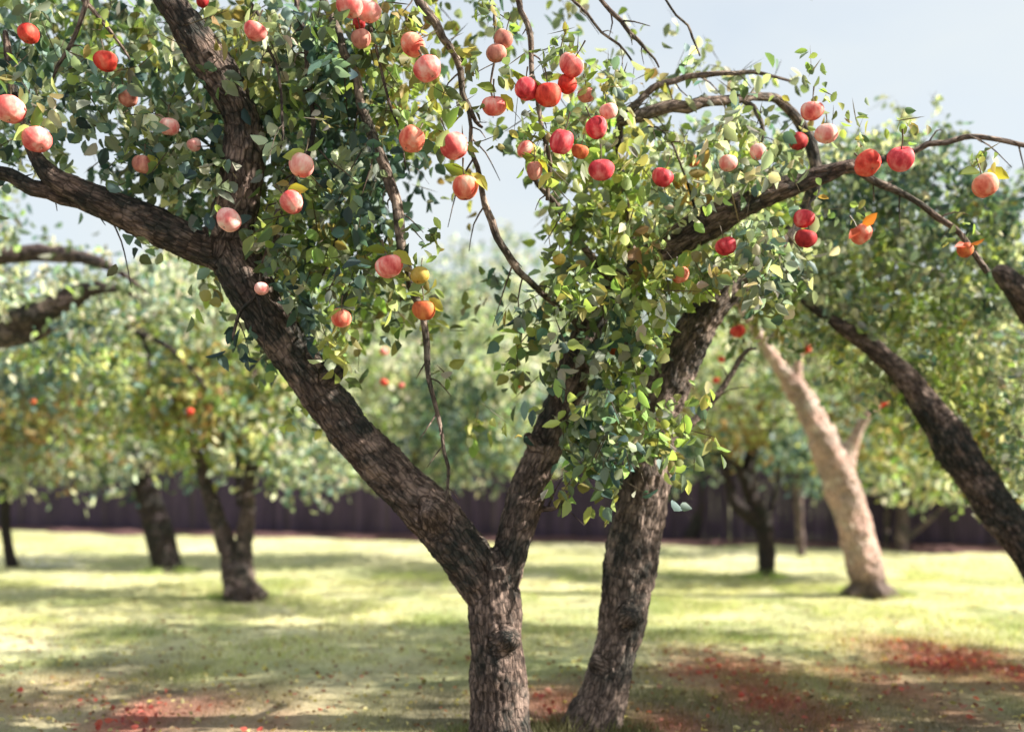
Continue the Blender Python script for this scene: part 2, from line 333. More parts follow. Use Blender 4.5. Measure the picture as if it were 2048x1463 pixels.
L(x.outputs[2], p.inputs['Base Color']); p.inputs['Roughness'].default_value = .95; p.inputs['Specular IOR Level'].default_value = .1
b = N(nt, 'ShaderNodeBump'); b.inputs['Strength'].default_value = .7; b.inputs['Distance'].default_value = .03; L(n.outputs[0], b.inputs['Height']); L(b.outputs[0], p.inputs['Normal'])
gc = ground_col(gx, gy)
ground = mk('ground', Vg, np.concatenate([ii, ii+1, ii+nx+1, ii+nx], 1), m, attrs={'col': ('FLOAT_COLOR', np.concatenate([gc, np.ones((len(gc), 1))], 1))})
tag(ground, kind='structure')
# grass blades (one mass)
def scatter(n, y0, y1):
    y = np.sqrt(rng.random(n)*(y1**2-y0**2)+y0**2); x = rng.uniform(-.60, .60, n)*y; return x, y
def blades(n, y0, y1, h, wd, flip=False):
    x, y = scatter(n, y0, y1)
    k = .5+.5*fbm(np.stack([x*2.3, y*2.3, 0*x], -1), 77, 3); kk = rng.random(n) < k*1.1; x, y, k = x[kk], y[kk], k[kk]; n = len(x)
    rm = red_mask(x, y); z = gz(x, y)-.004; an = rng.random(n)*6.283; H = h*rng.uniform(.4, 1.15, n)*(.6+.6*k); ln = rng.normal(0, .45, (n, 2))*H[:, None]
    B = np.stack([x, y, z], -1); s = np.stack([np.cos(an), np.sin(an), 0*an], -1)*wd*.5
    T = B+np.stack([ln[:, 0], ln[:, 1], H], -1); V = np.stack([B-s, B+s, T], 1).reshape(-1, 3)
    c = ground_col(x, y)*np.exp(rng.normal(0, .2, n))[:, None]
    return V, c
bv, bc = [], []
x, y = scatter(90000, 3.6, 15); k = fbm(np.stack([x*1.1, y*1.1, 0*x], -1), 91, 3) > .32; x, y = x[k], y[k]; n = len(x); an = rng.random(n)*6.283; H = .085*rng.uniform(.5, 1.2, n); ln = rng.normal(0, .5, (n, 2))*H[:, None]
B = np.stack([x, y, gz(x, y)-.004], -1); s = np.stack([np.cos(an), np.sin(an), 0*an], -1)*.0035; bv.append(np.stack([B-s, B+s, B+np.stack([ln[:, 0], ln[:, 1], H], -1)], 1).reshape(-1, 3)); bc.append(ground_col(x, y)*np.array([.75, .85, .6])*np.exp(rng.normal(0, .2, n))[:, None])
for (a_, b_, rad) in ((1742, 1190, .42), (482, 1188, .42), (335, 1140, .4), (1532, 1153, .3), (1185, 1478, .34), (1000, 1500, .36)):
    c0 = GP(a_, b_); n = 900; an = rng.random(n)*6.283; rd = rad*rng.uniform(.35, 1.3, n); x = c0[0]+rd*np.cos(an); y = c0[1]+rd*np.sin(an); H = .13*rng.uniform(.4, 1.2, n)*(1.3-rd/rad*.6); ln = rng.normal(0, .4, (n, 2))*H[:, None]; B = np.stack([x, y, gz(x, y)-.004], -1); s = np.stack([np.cos(an), np.sin(an), 0*an], -1)*.004
    bv.append(np.stack([B-s, B+s, B+np.stack([ln[:, 0], ln[:, 1], H], -1)], 1).reshape(-1, 3)); bc.append(ground_col(x, y)*np.array([.62, .78, .5])*np.exp(rng.normal(0, .2, n))[:, None])
for (n, y0, y1, h, wd) in ((150000, 3.6, 8, .038, .006), (130000, 8, 14, .04, .011), (70000, 14, 26, .05, .02)):
    V, c = blades(n, y0, y1, h, wd); bv.append(V); bc.append(c)
V = np.concatenate(bv); c = np.repeat(np.concatenate(bc), 3, 0)
V = np.concatenate(bv)
tag(mk('grass', V, np.arange(len(V)).reshape(-1, 3), GRASS, smooth=False, attrs={'col': ('FLOAT_COLOR', np.concatenate([c, np.ones((len(c), 1))], 1))}),
    'short yellow green orchard grass under all the trees', 'grass', kind='stuff')
# red fallen leaves and petals lying in drifts
x, y = scatter(60000, 3.8, 10.5); mk_ = rng.random(len(x)) < red_mask(x, y)**2*.26; x, y = x[mk_], y[mk_]; n = len(x)
Lv = Leaves(); d = rng.normal(size=(n, 3)); d[:, 2] *= .25; d /= np.linalg.norm(d, axis=1)[:, None]
rc = np.array([(.40, .07, .06), (.45, .11, .09), (.28, .06, .06), (.42, .20, .16), (.36, .13, .10)])[rng.integers(0, 5, n)]*np.exp(rng.normal(0, .2, n))[:, None]
Lv.add(np.stack([x, y, gz(x, y)+.022], -1), d, rng.uniform(.03, .06, n), rng.uniform(.02, .045, n), rc)
tag(Lv.build('fallen_leaves', None), 'drifts of crimson fallen leaves and windfall fruit skins over the shaded foreground lawn', 'fallen leaves', kind='stuff')
# leaf litter scattered all over
x, y = scatter(15000, 3.6, 14); n = len(x); Lv = Leaves(); d = rng.normal(size=(n, 3)); d[:, 2] *= .2; d /= np.linalg.norm(d, axis=1)[:, None]
k = rng.random(n) < np.clip(1.3-y/9, .08, 1); x, y, d = x[k], y[k], d[k]; n = len(x)
rc = np.array([(.30, .20, .10), (.18, .12, .07), (.42, .36, .12), (.25, .10, .07), (.5, .45, .25)])[rng.integers(0, 5, n)]*np.exp(rng.normal(0, .25, n))[:, None]
Lv.add(np.stack([x, y, gz(x, y)+.02], -1), d, rng.uniform(.025, .055, n), rng.uniform(.015, .03, n), rc)
tag(Lv.build('leaf_litter', None), 'brown and yellow dead leaves strewn thinly through the grass', 'leaf litter', kind='stuff')
# ------------------------------------------------------------------ fence
FA, FB = np.array([-25.5, 28.5]), np.array([16.5, 17.0])
m, nt, p, o, L = new_mat('fence_wood')
a = N(nt, 'ShaderNodeAttribute', attribute_name='col'); tcn = N(nt, 'ShaderNodeNewGeometry'); mp = N(nt, 'ShaderNodeMapping'); mp.inputs['Scale'].default_value = (9, 9, .7)
L(tcn.outputs['Position'], mp.inputs[0]); n = N(nt, 'ShaderNodeTexNoise'); n.inputs['Scale'].default_value = 2; n.inputs['Detail'].default_value = 6; L(mp.outputs[0], n.inputs['Vector'])
r = ramp(nt, [(.3, (.45, .45, .5)), (.7, (1.5, 1.45, 1.4))]); L(n.outputs[0], r.inputs[0]); x = N(nt, 'ShaderNodeMix', data_type='RGBA', blend_type='MULTIPLY'); x.inputs[0].default_value = 1
L(a.outputs['Color'], x.inputs[6]); L(r.outputs[0], x.inputs[7]); L(x.outputs[2], p.inputs['Base Color']); p.inputs['Roughness'].default_value = .85
FW = m
dirf = (FB-FA)/np.linalg.norm(FB-FA); nf = np.array([dirf[1], -dirf[0]]); Lf = np.linalg.norm(FB-FA)
fence = thing('fence', 'tall dark purple brown close boarded fence along the back of the orchard', 'fence', (FA[0], FA[1], 0))
def boxes(lst):
    V, Fq = [], []
    for (s0, s1, n0, n1, z0, z1) in lst:
        b = len(V)
        for z in (z0, z1):
            for (s, n_) in ((s0, n0), (s1, n0), (s1, n1), (s0, n1)): q = FA+dirf*s+nf*n_; V.append((q[0], q[1], z))
        Fq += [[b, b+3, b+2, b+1], [b+4, b+5, b+6, b+7]]+[[b+i, b+(i+1) % 4, b+4+(i+1) % 4, b+4+i] for i in range(4)]
    return np.array(V), Fq
bay = 2.6; s = 0; rr = random.Random(3)
while s < Lf-bay:
    lst = []; t = s+.06; cols = []
    while t < s+bay-.11:
        wd = .135+rr.random()*.02; e = rr.random()*.012; lst.append((t, t+wd, -.01-e, .012-e, .03, 1.80+rr.uniform(-.03, .03))); t += wd+.0015+rr.random()*.002
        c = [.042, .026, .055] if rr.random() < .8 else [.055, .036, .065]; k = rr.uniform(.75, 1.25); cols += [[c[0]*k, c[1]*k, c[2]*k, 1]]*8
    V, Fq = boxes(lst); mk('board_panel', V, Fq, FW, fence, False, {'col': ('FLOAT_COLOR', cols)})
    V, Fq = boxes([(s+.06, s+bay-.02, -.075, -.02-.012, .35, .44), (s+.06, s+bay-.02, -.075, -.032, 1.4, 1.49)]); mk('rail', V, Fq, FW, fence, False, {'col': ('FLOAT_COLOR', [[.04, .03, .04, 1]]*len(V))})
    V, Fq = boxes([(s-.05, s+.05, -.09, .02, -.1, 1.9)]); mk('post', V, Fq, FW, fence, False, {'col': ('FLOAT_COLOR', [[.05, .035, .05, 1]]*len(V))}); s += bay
# soil strip at the foot of the fence
t = np.linspace(0, Lf, 300); cr = np.linspace(0, 1, 9); V = []; C_ = []
for s in t:
    wdt = .75+.2*math.sin(s*1.3)+.2*math.sin(s*3.1)
    for u in cr:
        q = FA+dirf*s+nf*(wdt*u-.1); V.append((q[0], q[1], float(.07+.10*math.sin(math.pi*min(1, u*1.02))*(1-u)-.10*(u > .95)+.02*math.sin(s*7+u*9))))
        C_.append((.13, .075, .075, 1))
i = (np.arange(299)[:, None]*9+np.arange(8)[None]).reshape(-1, 1)
tag(mk('soil_bed', V, np.concatenate([i, i+1, i+10, i+9], 1), ground.data.materials[0], attrs={'col': ('FLOAT_COLOR', C_)}), kind='structure')
# ------------------------------------------------------------------ trees
def tree(label, pts0, group=None, name='apple_tree'):
    return thing(name, label, 'apple tree', (*W(pts0[0], pts0[1], pts0[3])[:2], 0), group)
GR = 'apple trees of the orchard'
# T1: the forked tree in the middle
t1 = [(1002, 1530, 86, 5.3), (1000, 1480, 64, 5.3), (997, 1400, 55, 5.3), (993, 1290, 50, 5.3), (985, 1190, 52, 5.3), (978, 1130, 50, 5.3)]
t1L = [(985, 1200, 46, 5.3), (930, 1110, 52, 5.27), (870, 1035, 50, 5.22), (790, 960, 47, 5.18), (715, 880, 44, 5.12), (650, 800, 42, 5.08), (590, 715, 42, 5.05), (535, 630, 44, 5.0), (485, 545, 50, 5.0), (450, 475, 50, 5.0)]
t1up = [(452, 500, 52, 5.0), (470, 430, 48, 5.0), (484, 340, 43, 4.95), (486, 240, 39, 4.9), (446, 160, 38, 4.85), (395, 85, 35, 4.8), (345, 10, 30, 4.75), (290, -90, 26, 4.7), (250, -220, 18, 4.6)]
t1w = [(455, 510, 44, 5.0), (395, 488, 38, 4.95), (310, 450, 36, 4.9), (225, 415, 31, 4.85), (150, 378, 26, 4.8), (95, 345, 20, 4.78), (60, 290, 13, 4.75), (30, 200, 9, 4.7), (10, 60, 6, 4.65)]
t1R = [(990, 1190, 40, 5.3), (1018, 1110, 38, 5.32), (1040, 1030, 38, 5.36), (1068, 950, 37, 5.42), (1100, 870, 36, 5.46), (1135, 780, 33, 5.5), (1165, 690, 29, 5.52), (1200, 610, 27, 5.5), (1255, 555, 28, 5.45), (1330, 500, 30, 5.4), (1400, 455, 34, 5.35), (1480, 412, 28, 5.3), (1560, 377, 23, 5.28), (1640, 352, 19, 5.25), (1700, 332, 14, 5.22), (1770, 318, 8, 5.2)]
T1 = tree('dark forked apple tree in the centre foreground, two thick limbs splitting in a V', t1[1], GR); T1.location.z = 0
fused('trunk', [t1, t1L, t1up, t1w, t1R, [(880, 1060, 26, 5.2), (868, 1030, 24, 5.08), (858, 1012, 15, 5.03)], [(640, 770, 20, 5.05), (668, 748, 18, 5.0), (684, 736, 11, 4.98)], [(1000, 1290, 26, 5.25), (1020, 1275, 22, 5.13), (1024, 1268, 14, 5.1)], [(1085, 900, 16, 5.4), (1062, 880, 15, 5.38), (1050, 868, 9, 5.36)]], BARK, T1, .011, 1, .014)
T1B = [
 [(0, 345, 13, 4.8), (45, 362, 15, 4.8), (95, 382, 18, 4.83), (160, 398, 20, 4.86), (225, 425, 20, 4.88)],
 [(-80, 320, 10, 4.8), (0, 345, 13, 4.8)],
 [(630, -60, 9, 4.85), (655, 10, 8, 4.8), (690, 110, 9, 4.78), (722, 200, 10, 4.77), (755, 290, 12, 4.76), (780, 370, 12, 4.76), (795, 450, 11, 4.77), (815, 540, 9, 4.78), (835, 620, 8, 4.8), (852, 700, 7, 4.82), (868, 780, 5, 4.84), (886, 870, 4, 4.86), (892, 940, 4, 4.86), (893, 1005, 2.5, 4.86)],
 [(590, -60, 6, 4.9), (605, 60, 5, 4.85), (615, 150, 5, 4.8), (628, 260, 5, 4.8), (600, 350, 6, 4.78), (560, 430, 8, 4.8), (535, 500, 7, 4.82), (520, 580, 5, 4.85), (480, 620, 4, 4.86), (466, 680, 2.5, 4.86)],
 [(810, -50, 12, 4.8), (850, 20, 10, 4.8), (890, 80, 8, 4.8), (920, 145, 7, 4.8), (935, 215, 6, 4.8), (965, 255, 2.5, 4.8)],
 [(935, 215, 4, 4.8), (948, 300, 4.5, 4.8), (958, 380, 6, 4.82), (980, 440, 8, 4.85), (1015, 510, 8, 4.9), (1060, 560, 7, 5.0), (1110, 610, 6, 5.2), (1160, 660, 7, 5.45)],
 [(975, -40, 4, 4.8), (985, 15, 3.5, 4.75), (990, 70, 3, 4.7), (985, 140, 2.5, 4.7), (990, 205, 2, 4.7)],
 [(1020, -40, 7, 4.8), (1045, 20, 6, 4.8), (1065, 75, 6, 4.78), (1070, 150, 5.5, 4.76), (1080, 230, 5, 4.75), (1100, 330, 4.5, 4.78), (1095, 400, 4, 4.8)],
 [(1065, 350, 4, 4.9), (1100, 395, 6, 4.95), (1130, 435, 6.5, 5.0), (1165, 490, 7, 5.15), (1210, 560, 9, 5.4)],
 [(1180, -30, 3, 4.9), (1220, 20, 4.5, 4.9), (1262, 65, 4.5, 4.9), (1295, 100, 3, 4.9), (1318, 135, 1.6, 4.9)],
 [(1120, -30, 3, 4.9), (1175, 35, 3, 4.9), (1235, 90, 2.5, 4.9), (1275, 140, 1.5, 4.9)],
 [(1310, -30, 2, 4.95), (1355, 30, 2.4, 4.95), (1388, 75, 2.4, 4.95), (1400, 112, 1.6, 4.95)],
 [(1075, 1020, 7, 5.4), (1100, 1012, 5, 5.35), (1128, 1002, 2, 5.3)],
 [(1400, 455, 3, 5.3), (1340, 280, 2, 5.2), (1290, 255, 1.6, 5.2)],
 [(1690, 335, 12, 5.22), (1745, 360, 8, 5.2), (1820, 395, 6, 5.2), (1880, 435, 6, 5.2), (1930, 485, 5.5, 5.2), (1975, 545, 6, 5.2)],
 [(1770, 318, 8, 5.2), (1830, 300, 6, 5.2), (1890, 280, 6, 5.2), (1960, 276, 5.5, 5.2), (2060, 292, 5, 5.2), (2140, 320, 3, 5.2)],
 [(700, -60, 3.5, 4.75), (742, 60, 3.5, 4.7), (770, 170, 3, 4.7), (800, 260, 2.5, 4.7), (812, 340, 1.5, 4.7)],
 [(470, -40, 3, 4.6), (520, 40, 3.5, 4.6), (548, 130, 3, 4.58), (566, 230, 2.5, 4.56), (560, 300, 1.5, 4.56)],
 [(640, 560, 3, 4.95), (665, 500, 3.5, 4.9), (690, 450, 3, 4.85), (725, 400, 2, 4.8)],
 [(260, 120, 2, 4.9), (220, 60, 4, 4.85), (150, -20, 6, 4.8)], [(105, 160, 2.5, 4.8), (140, 90, 4, 4.8), (180, -20, 5, 4.8)],
]
for k, b_ in enumerate(T1B): simple_limb('branch', b_, BARKT if k in (2, 4, 5, 6, 7, 8, 9, 10, 11, 14, 15, 19, 20, 21) else BARK, T1, 8, .05, k+20, .14, 1)
# T2: the second trunk on the right of it
t2 = [(1168, 1500, 74, 5.75), (1185, 1450, 56, 5.75), (1212, 1380, 46, 5.75), (1236, 1290, 42, 5.75), (1250, 1200, 48, 5.75), (1262, 1120, 54, 5.75), (1278, 1040, 52, 5.75), (1292, 960, 50, 5.75), (1302, 890, 46, 5.75), (1318, 820, 42, 5.72), (1345, 745, 42, 5.7), (1380, 675, 40, 5.65), (1425, 610, 34, 5.6), (1480, 555, 27, 5.65), (1550, 500, 18, 5.75), (1605, 430, 14, 5.8), (1630, 360, 14, 5.75), (1622, 290, 13, 5.7), (1590, 232, 11, 5.65), (1555, 200, 9, 5.6)]
t2b = [(1305, 850, 22, 5.75), (1285, 760, 16, 5.8), (1260, 680, 13, 5.8), (1250, 590, 11, 5.8), (1262, 500, 9, 5.75), (1255, 420, 8, 5.6), (1240, 330, 8, 5.45), (1238, 245, 8, 5.3)]
T2 = tree('leaning brown apple tree with a crooked trunk just right of the central forked one', t2[1], GR)
fused('trunk', [t2, t2b, [(1250, 1240, 24, 5.7), (1262, 1228, 22, 5.58), (1266, 1220, 13, 5.54)], [(1320, 850, 22, 5.7), (1352, 848, 20, 5.68), (1372, 850, 12, 5.68)], [(1225, 1340, 20, 5.7), (1190, 1322, 14, 5.68), (1182, 1316, 8, 5.68)]], BARK2, T2, .012, 4, .016)
for k, b_ in enumerate([
 [(1238, 245, 10, 5.3), (1285, 228, 14, 5.28), (1345, 212, 12, 5.28), (1410, 204, 11, 5.3), (1480, 198, 9, 5.4), (1530, 194, 9, 5.5), (1560, 203, 9, 5.6)],
 [(1238, 245, 8, 5.3), (1275, 200, 7, 5.25), (1320, 170, 7, 5.25), (1380, 152, 6, 5.25), (1440, 146, 5, 5.25), (1510, 148, 4, 5.3), (1580, 162, 2.5, 5.35)],
 [(1485, 200, 6, 5.4), (1508, 215, 5, 5.35), (1520, 245, 4.5, 5.3), (1523, 285, 2.5, 5.28)],
 [(1360, 870, 8, 6.1), (1420, 810, 7, 6.15), (1455, 760, 6, 6.2), (1480, 715, 5, 6.2), (1512, 697, 3, 6.2)],
 [(1305, 900, 10, 5.8), (1360, 870, 8, 6.1)],
 ]): simple_limb('branch', b_, BARKT, T2, 9, .05, k+50, .14, 1)
# T3: the leaning tree at the right edge
t3 = [(2240, 1390, 80, 7.0), (2190, 1300, 52, 7.0), (2120, 1200, 40, 7.0), (2060, 1110, 35, 7.0), (2005, 1030, 35, 7.0), (1950, 950, 36, 7.0), (1905, 890, 40, 7.0), (1868, 830, 32, 7.0), (1820, 765, 25, 7.0), (1765, 710, 20, 7.0), (1705, 668, 16, 7.05), (1650, 630, 11, 7.1), (1600, 600, 6, 7.1)]
t3b = [(2190, 1300, 40, 7.0), (2230, 1100, 44, 6.9), (2210, 900, 40, 6.8), (2150, 740, 38, 6.7), (2085, 635, 32, 6.6), (2030, 570, 25, 6.5), (1990, 535, 12, 6.5)]
T3 = tree('dark apple tree slanting in from the right edge of the picture', (2190, 1370, 0, 7.0), GR)
fused('trunk', [t3, t3b], BARK, T3, .015, 7, .018)
# T4: pale trunk
t4 = [(1762, 1215, 46, 12.0), (1742, 1180, 32, 12.0), (1727, 1120, 34, 12.0), (1708, 1050, 33, 12.0), (1685, 980, 34, 12.0), (1655, 900, 31, 12.0), (1625, 835, 26, 12.0), (1598, 785, 22, 12.0), (1560, 735, 14, 11.95), (1530, 690, 12, 11.9), (1500, 645, 10, 11.9), (1470, 602, 6, 11.9)]
t4b = [(1682, 985, 24, 12.0), (1690, 925, 18, 12.0), (1712, 870, 12, 11.95), (1738, 828, 9, 11.9), (1768, 795, 5, 11.9)]
t4c = [(1600, 790, 17, 12.0), (1594, 745, 11, 11.95), (1604, 700, 4, 11.9)]
T4 = tree('pale pinkish apple tree with a bare leaning trunk on the right of the lawn', t4[1], GR)
def roots(t, n, sd):
    g = np.random.default_rng(sd); a, b, h, D = t; res = []
    for k in range(n):
        an = k*6.283/n+g.normal(0, .3); l_ = g.uniform(1.5, 2.3)*h; res.append([(a, b-h*.9, h*.5, D), (a+math.cos(an)*l_*.55, b-h*.05, h*.36, D+math.sin(an)*l_*.5/F*D), (a+math.cos(an)*l_, b+h*.28, h*.16, D+math.sin(an)*l_/F*D)])
    return res
fused('trunk', [t4, t4b, t4c]+roots(t4[1], 5, 2), BARKP, T4, .022, 9, .022)
simple_limb('branch', [(1598, 668, 2.5, 11.9), (1560, 662, 4, 11.9), (1530, 665, 4, 11.9)], BARK, T4); simple_limb('branch', [(1595, 690, 2.5, 11.9), (1565, 676, 4, 11.9), (1528, 668, 4, 11.9)], BARK, T4)
# T5: twin-limbed tree on the left
t5 = [(486, 1205, 48, 12.0), (482, 1180, 33, 12.0), (476, 1145, 33, 12.0), (473, 1130, 31, 12.0)]
t5a = [(466, 1140, 22, 12.0), (450, 1080, 18, 12.0), (428, 1020, 15, 12.0), (410, 965, 13, 12.0), (392, 900, 11, 12.0), (350, 820, 10, 12.0), (310, 720, 8, 12.1)]
t5b = [(480, 1140, 22, 12.0), (489, 1080, 17, 12.0), (495, 1025, 14, 12.0), (499, 960, 12, 12.0), (505, 890, 12, 12.0), (500, 800, 9, 12.1), (520, 700, 6, 12.2)]
T5 = tree('apple tree on the left lawn whose trunk splits low into two pink edged limbs', t5[1], GR)
fused('trunk', [t5, t5a, t5b]+roots(t5[1], 5, 6), BARKM, T5, .022, 12, .022)
simple_limb('branch', [(477, 1010, 5, 11.9), (476, 950, 6, 11.8), (470, 890, 5, 11.7)], BARKD, T5)
simple_limb('branch', [(450, 880, 3, 11.2), (425, 800, 4, 11.1), (380, 735, 5, 11.0), (330, 690, 6, 11.0), (255, 655, 7, 11.0)], BARKD, T5); simple_limb('branch', [(300, 735, 3, 10.9), (297, 705, 4, 11.0), (280, 668, 4, 11.0)], BARKD, T5)
def small_tree(label, trunk, others, mat):
    T = tree(label, trunk[0], GR); T.location.z = 0
    b = trunk[0]; tr = [(b[0]+2, b[1]+8, b[2]*1.35, b[3])]+trunk
    fused('trunk', [tr]+others, mat, T, .03, int(b[0]) % 50, .02); return T
T6 = small_tree('dark slanting apple tree left of the twin limbed one, further back', [(335, 1135, 28, 15.4), (322, 1080, 29, 15.4), (305, 1020, 25, 15.4), (290, 960, 20, 15.4), (275, 890, 16, 15.4), (240, 800, 10, 15.4)], [[(290, 960, 14, 15.4), (320, 890, 10, 15.4), (330, 800, 6, 15.5)]], BARKD)
T7 = small_tree('thin dark apple sapling at the left edge beside pale fallen sticks', [(24, 1132, 13, 15.8), (14, 1080, 10, 15.8), (10, 1020, 10, 15.8), (20, 970, 12, 15.8), (35, 910, 10, 15.8)], [[(20, 990, 12, 15.8), (-15, 930, 8, 15.8), (-40, 860, 5, 15.8)]], BARKD)
T8 = small_tree('small black branching apple tree between the brown leaning trunk and the pale one', [(1532, 1150, 17, 14.5), (1534, 1100, 17, 14.5), (1527, 1050, 18, 14.5), (1508, 1000, 17, 14.5), (1495, 950, 15, 14.5), (1505, 900, 12, 14.5), (1535, 860, 8, 14.5), (1570, 830, 5, 14.5)],
   [[(1525, 1050, 15, 14.5), (1490, 1025, 13, 14.4), (1466, 1000, 11, 14.4), (1456, 955, 9, 14.4), (1440, 890, 5, 14.4)], [(1500, 990, 12, 14.5), (1480, 940, 9, 14.3), (1450, 915, 6, 14.2), (1400, 900, 3, 14.2)], [(1530, 1070, 9, 14.5), (1548, 1000, 6, 14.6), (1560, 930, 5, 14.7)]], BARKD)
T9 = small_tree('curved black apple trunk standing near the fence, seen through the gap', [(1378, 1082, 15, 20.5), (1392, 1045, 14, 20.5), (1403, 1005, 12, 20.5), (1404, 965, 10, 20.5), (1395, 920, 7, 20.5)], [], BARKD)
T10 = small_tree('slim reddish apple trunk near the fence, just left of the pale tree', [(1603, 1108, 9, 18.0), (1600, 1060, 9, 18.0), (1596, 1000, 10, 18.0), (1592, 940, 8, 18.0), (1600, 880, 5, 18.0)], [], BARKM)
T11 = small_tree('grey apple tree with a forked stem against the fence on the right', [(1800, 1105, 14, 18.6), (1803, 1060, 12, 18.6), (1806, 1000, 11, 18.6), (1800, 930, 8, 18.6)], [[(1802, 1085, 8, 18.6), (1845, 1050, 6, 18.5), (1885, 1012, 5, 18.5), (1910, 960, 4, 18.5)]], BARKM)
T12 = small_tree('thin upright apple stem against the fence right of the pale trunk', [(1772, 1100, 7, 18.9), (1774, 1040, 6, 18.9), (1777, 980, 6, 18.9), (1770, 920, 4, 18.9)], [], BARKM)
T13 = small_tree('pale crowned apple tree behind the big slanting limb, its stem hidden', [(925, 1125, 14, 16.5), (880, 1060, 14, 16.5), (850, 1000, 13, 16.5), (830, 930, 11, 16.5), (860, 830, 8, 16.5)], [[(850, 1000, 9, 16.5), (780, 900, 7, 16.5), (740, 800, 5, 16.5)]], BARKM)
T14 = thing('apple_tree', 'old apple tree reaching in at the left edge with heavy dark horizontal boughs', 'apple tree', (*W(-330, 1260, 9.5)[:2], 0), GR)
fused('trunk', [[(-330, 1275, 60, 9.5), (-325, 1240, 46, 9.5), (-310, 1100, 42, 9.5), (-290, 950, 42, 9.5), (-270, 820, 40, 9.5), (-250, 740, 38, 9.5)],
  [(-255, 770, 30, 9.5), (-190, 700, 28, 9.4), (-100, 670, 26, 9.4), (0, 672, 24, 9.3), (60, 668, 16, 9.3), (115, 655, 6, 9.2)],
  [(-260, 760, 30, 9.5), (-200, 620, 26, 9.4), (-110, 540, 20, 9.3), (-10, 512, 18, 9.2), (80, 506, 17, 9.2), (170, 516, 14, 9.1), (240, 545, 8, 9.1), (300, 590, 4, 9.1)],
  [(-100, 672, 18, 9.4), (-10, 650, 16, 9.3), (70, 630, 22, 9.2), (135, 600, 24, 9.2), (185, 578, 16, 9.2), (245, 580, 8, 9.2), (300, 610, 3, 9.2)]], BARKM, T14, .025, 31, .02)
# ------------------------------------------------------------------ crowns
CLEAR += [([a[:3] for a in t1], 5.35, .97), ([(a[0], a[1], a[2]*.92) for a in t1L], 5.2, .93), ([(a[0], a[1], a[2]*.85) for a in t1up], 5.0, .88), ([(a[0], a[1], a[2]*.9) for a in t1w[:6]], 5.0, .93), ([(-20, 340, 13), (45, 362, 15), (95, 382, 18)], 4.9, .95),
  ([(a[0], a[1], a[2]*.9) for a in t1R[:5]], 5.5, .9), ([(a[0], a[1], a[2]*.8) for a in t1R[4:8]], 5.6, .6), ([(1330, 500, 22), (1400, 455, 32), (1480, 412, 28), (1560, 377, 22), (1640, 352, 16)], 5.4, .96),
  ([(a[0], a[1], a[2]*1.0) for a in t2[:8]], 5.8, .97), ([(1305, 790, 26), (1345, 745, 42), (1380, 675, 40), (1425, 610, 34), (1480, 555, 22)], 5.75, .97),
  ([(a[0], a[1], a[2]+2) for a in T1B[2]], 4.85, .8), ([(a[0], a[1], a[2]+5) for a in T1B[5]], 5.2, .8), ([(1238, 245, 10), (1285, 228, 14), (1345, 212, 13), (1480, 198, 11), (1560, 203, 9)], 5.5, .95),
  ([(1275, 200, 9), (1320, 170, 9), (1440, 146, 7), (1580, 162, 4)], 5.4, .9), ([(1485, 200, 8), (1520, 245, 7), (1523, 285, 4)], 5.4, .9),
  ([(1820, 395, 8), (1880, 435, 8), (1930, 485, 7), (1975, 545, 8)], 5.3, .9), ([(1830, 300, 8), (1890, 280, 8), (1960, 276, 8), (2060, 292, 8)], 5.3, .95),
  ([(a[0], a[1], a[2]) for a in t3[2:12]], 7.1, .96), ([(a[0], a[1], a[2]) for a in t3b[2:]], 6.7, .9), ([(a[0], a[1], a[2]*.95) for a in t4], 12.1, .96), ([a[:3] for a in t4b], 12.1, .95), ([a[:3] for a in t4c], 12.1, .95),
  ([(a[0], a[1], a[2]) for a in t5+t5a[1:5]], 12.1, .9), ([(a[0], a[1], a[2]) for a in t5b[:4]], 12.1, .9), ([(1360, 870, 7), (1420, 810, 7), (1480, 715, 6)], 6.3, .9),
  ([(-10, 512, 20), (80, 506, 19), (170, 516, 16), (240, 545, 8)], 9.4, .95), ([(-10, 672, 24), (60, 668, 16), (100, 655, 8)], 9.4, .85), ([(50, 640, 20), (135, 600, 25), (200, 578, 14)], 9.4, .92),
  ([(1532, 1150, 18), (1527, 1050, 18), (1508, 1000, 17), (1495, 950, 15), (1505, 900, 10)], 14.6, .95), ([(1490, 1025, 12), (1466, 1000, 11), (1456, 955, 8)], 14.6, .9), ([(335, 1135, 28), (305, 1020, 25), (290, 960, 18)], 15.4, .95),
  ([(893, 1005, 4), (886, 870, 5), (868, 780, 6)], 4.9, .9)]
APX = []   # filled with apples below, so that leaves do not cover them
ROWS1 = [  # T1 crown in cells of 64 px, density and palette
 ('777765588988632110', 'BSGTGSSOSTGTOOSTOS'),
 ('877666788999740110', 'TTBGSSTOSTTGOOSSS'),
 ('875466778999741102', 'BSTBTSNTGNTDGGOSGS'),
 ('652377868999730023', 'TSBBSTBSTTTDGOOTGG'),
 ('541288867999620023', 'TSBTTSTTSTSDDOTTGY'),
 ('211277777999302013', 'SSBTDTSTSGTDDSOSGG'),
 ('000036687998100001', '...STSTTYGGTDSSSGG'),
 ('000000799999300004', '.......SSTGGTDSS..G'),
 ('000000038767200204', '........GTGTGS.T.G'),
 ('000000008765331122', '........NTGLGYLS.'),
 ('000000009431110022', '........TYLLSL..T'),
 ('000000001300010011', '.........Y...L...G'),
 ('000000000200003000', '.........Y....Y...'),
]
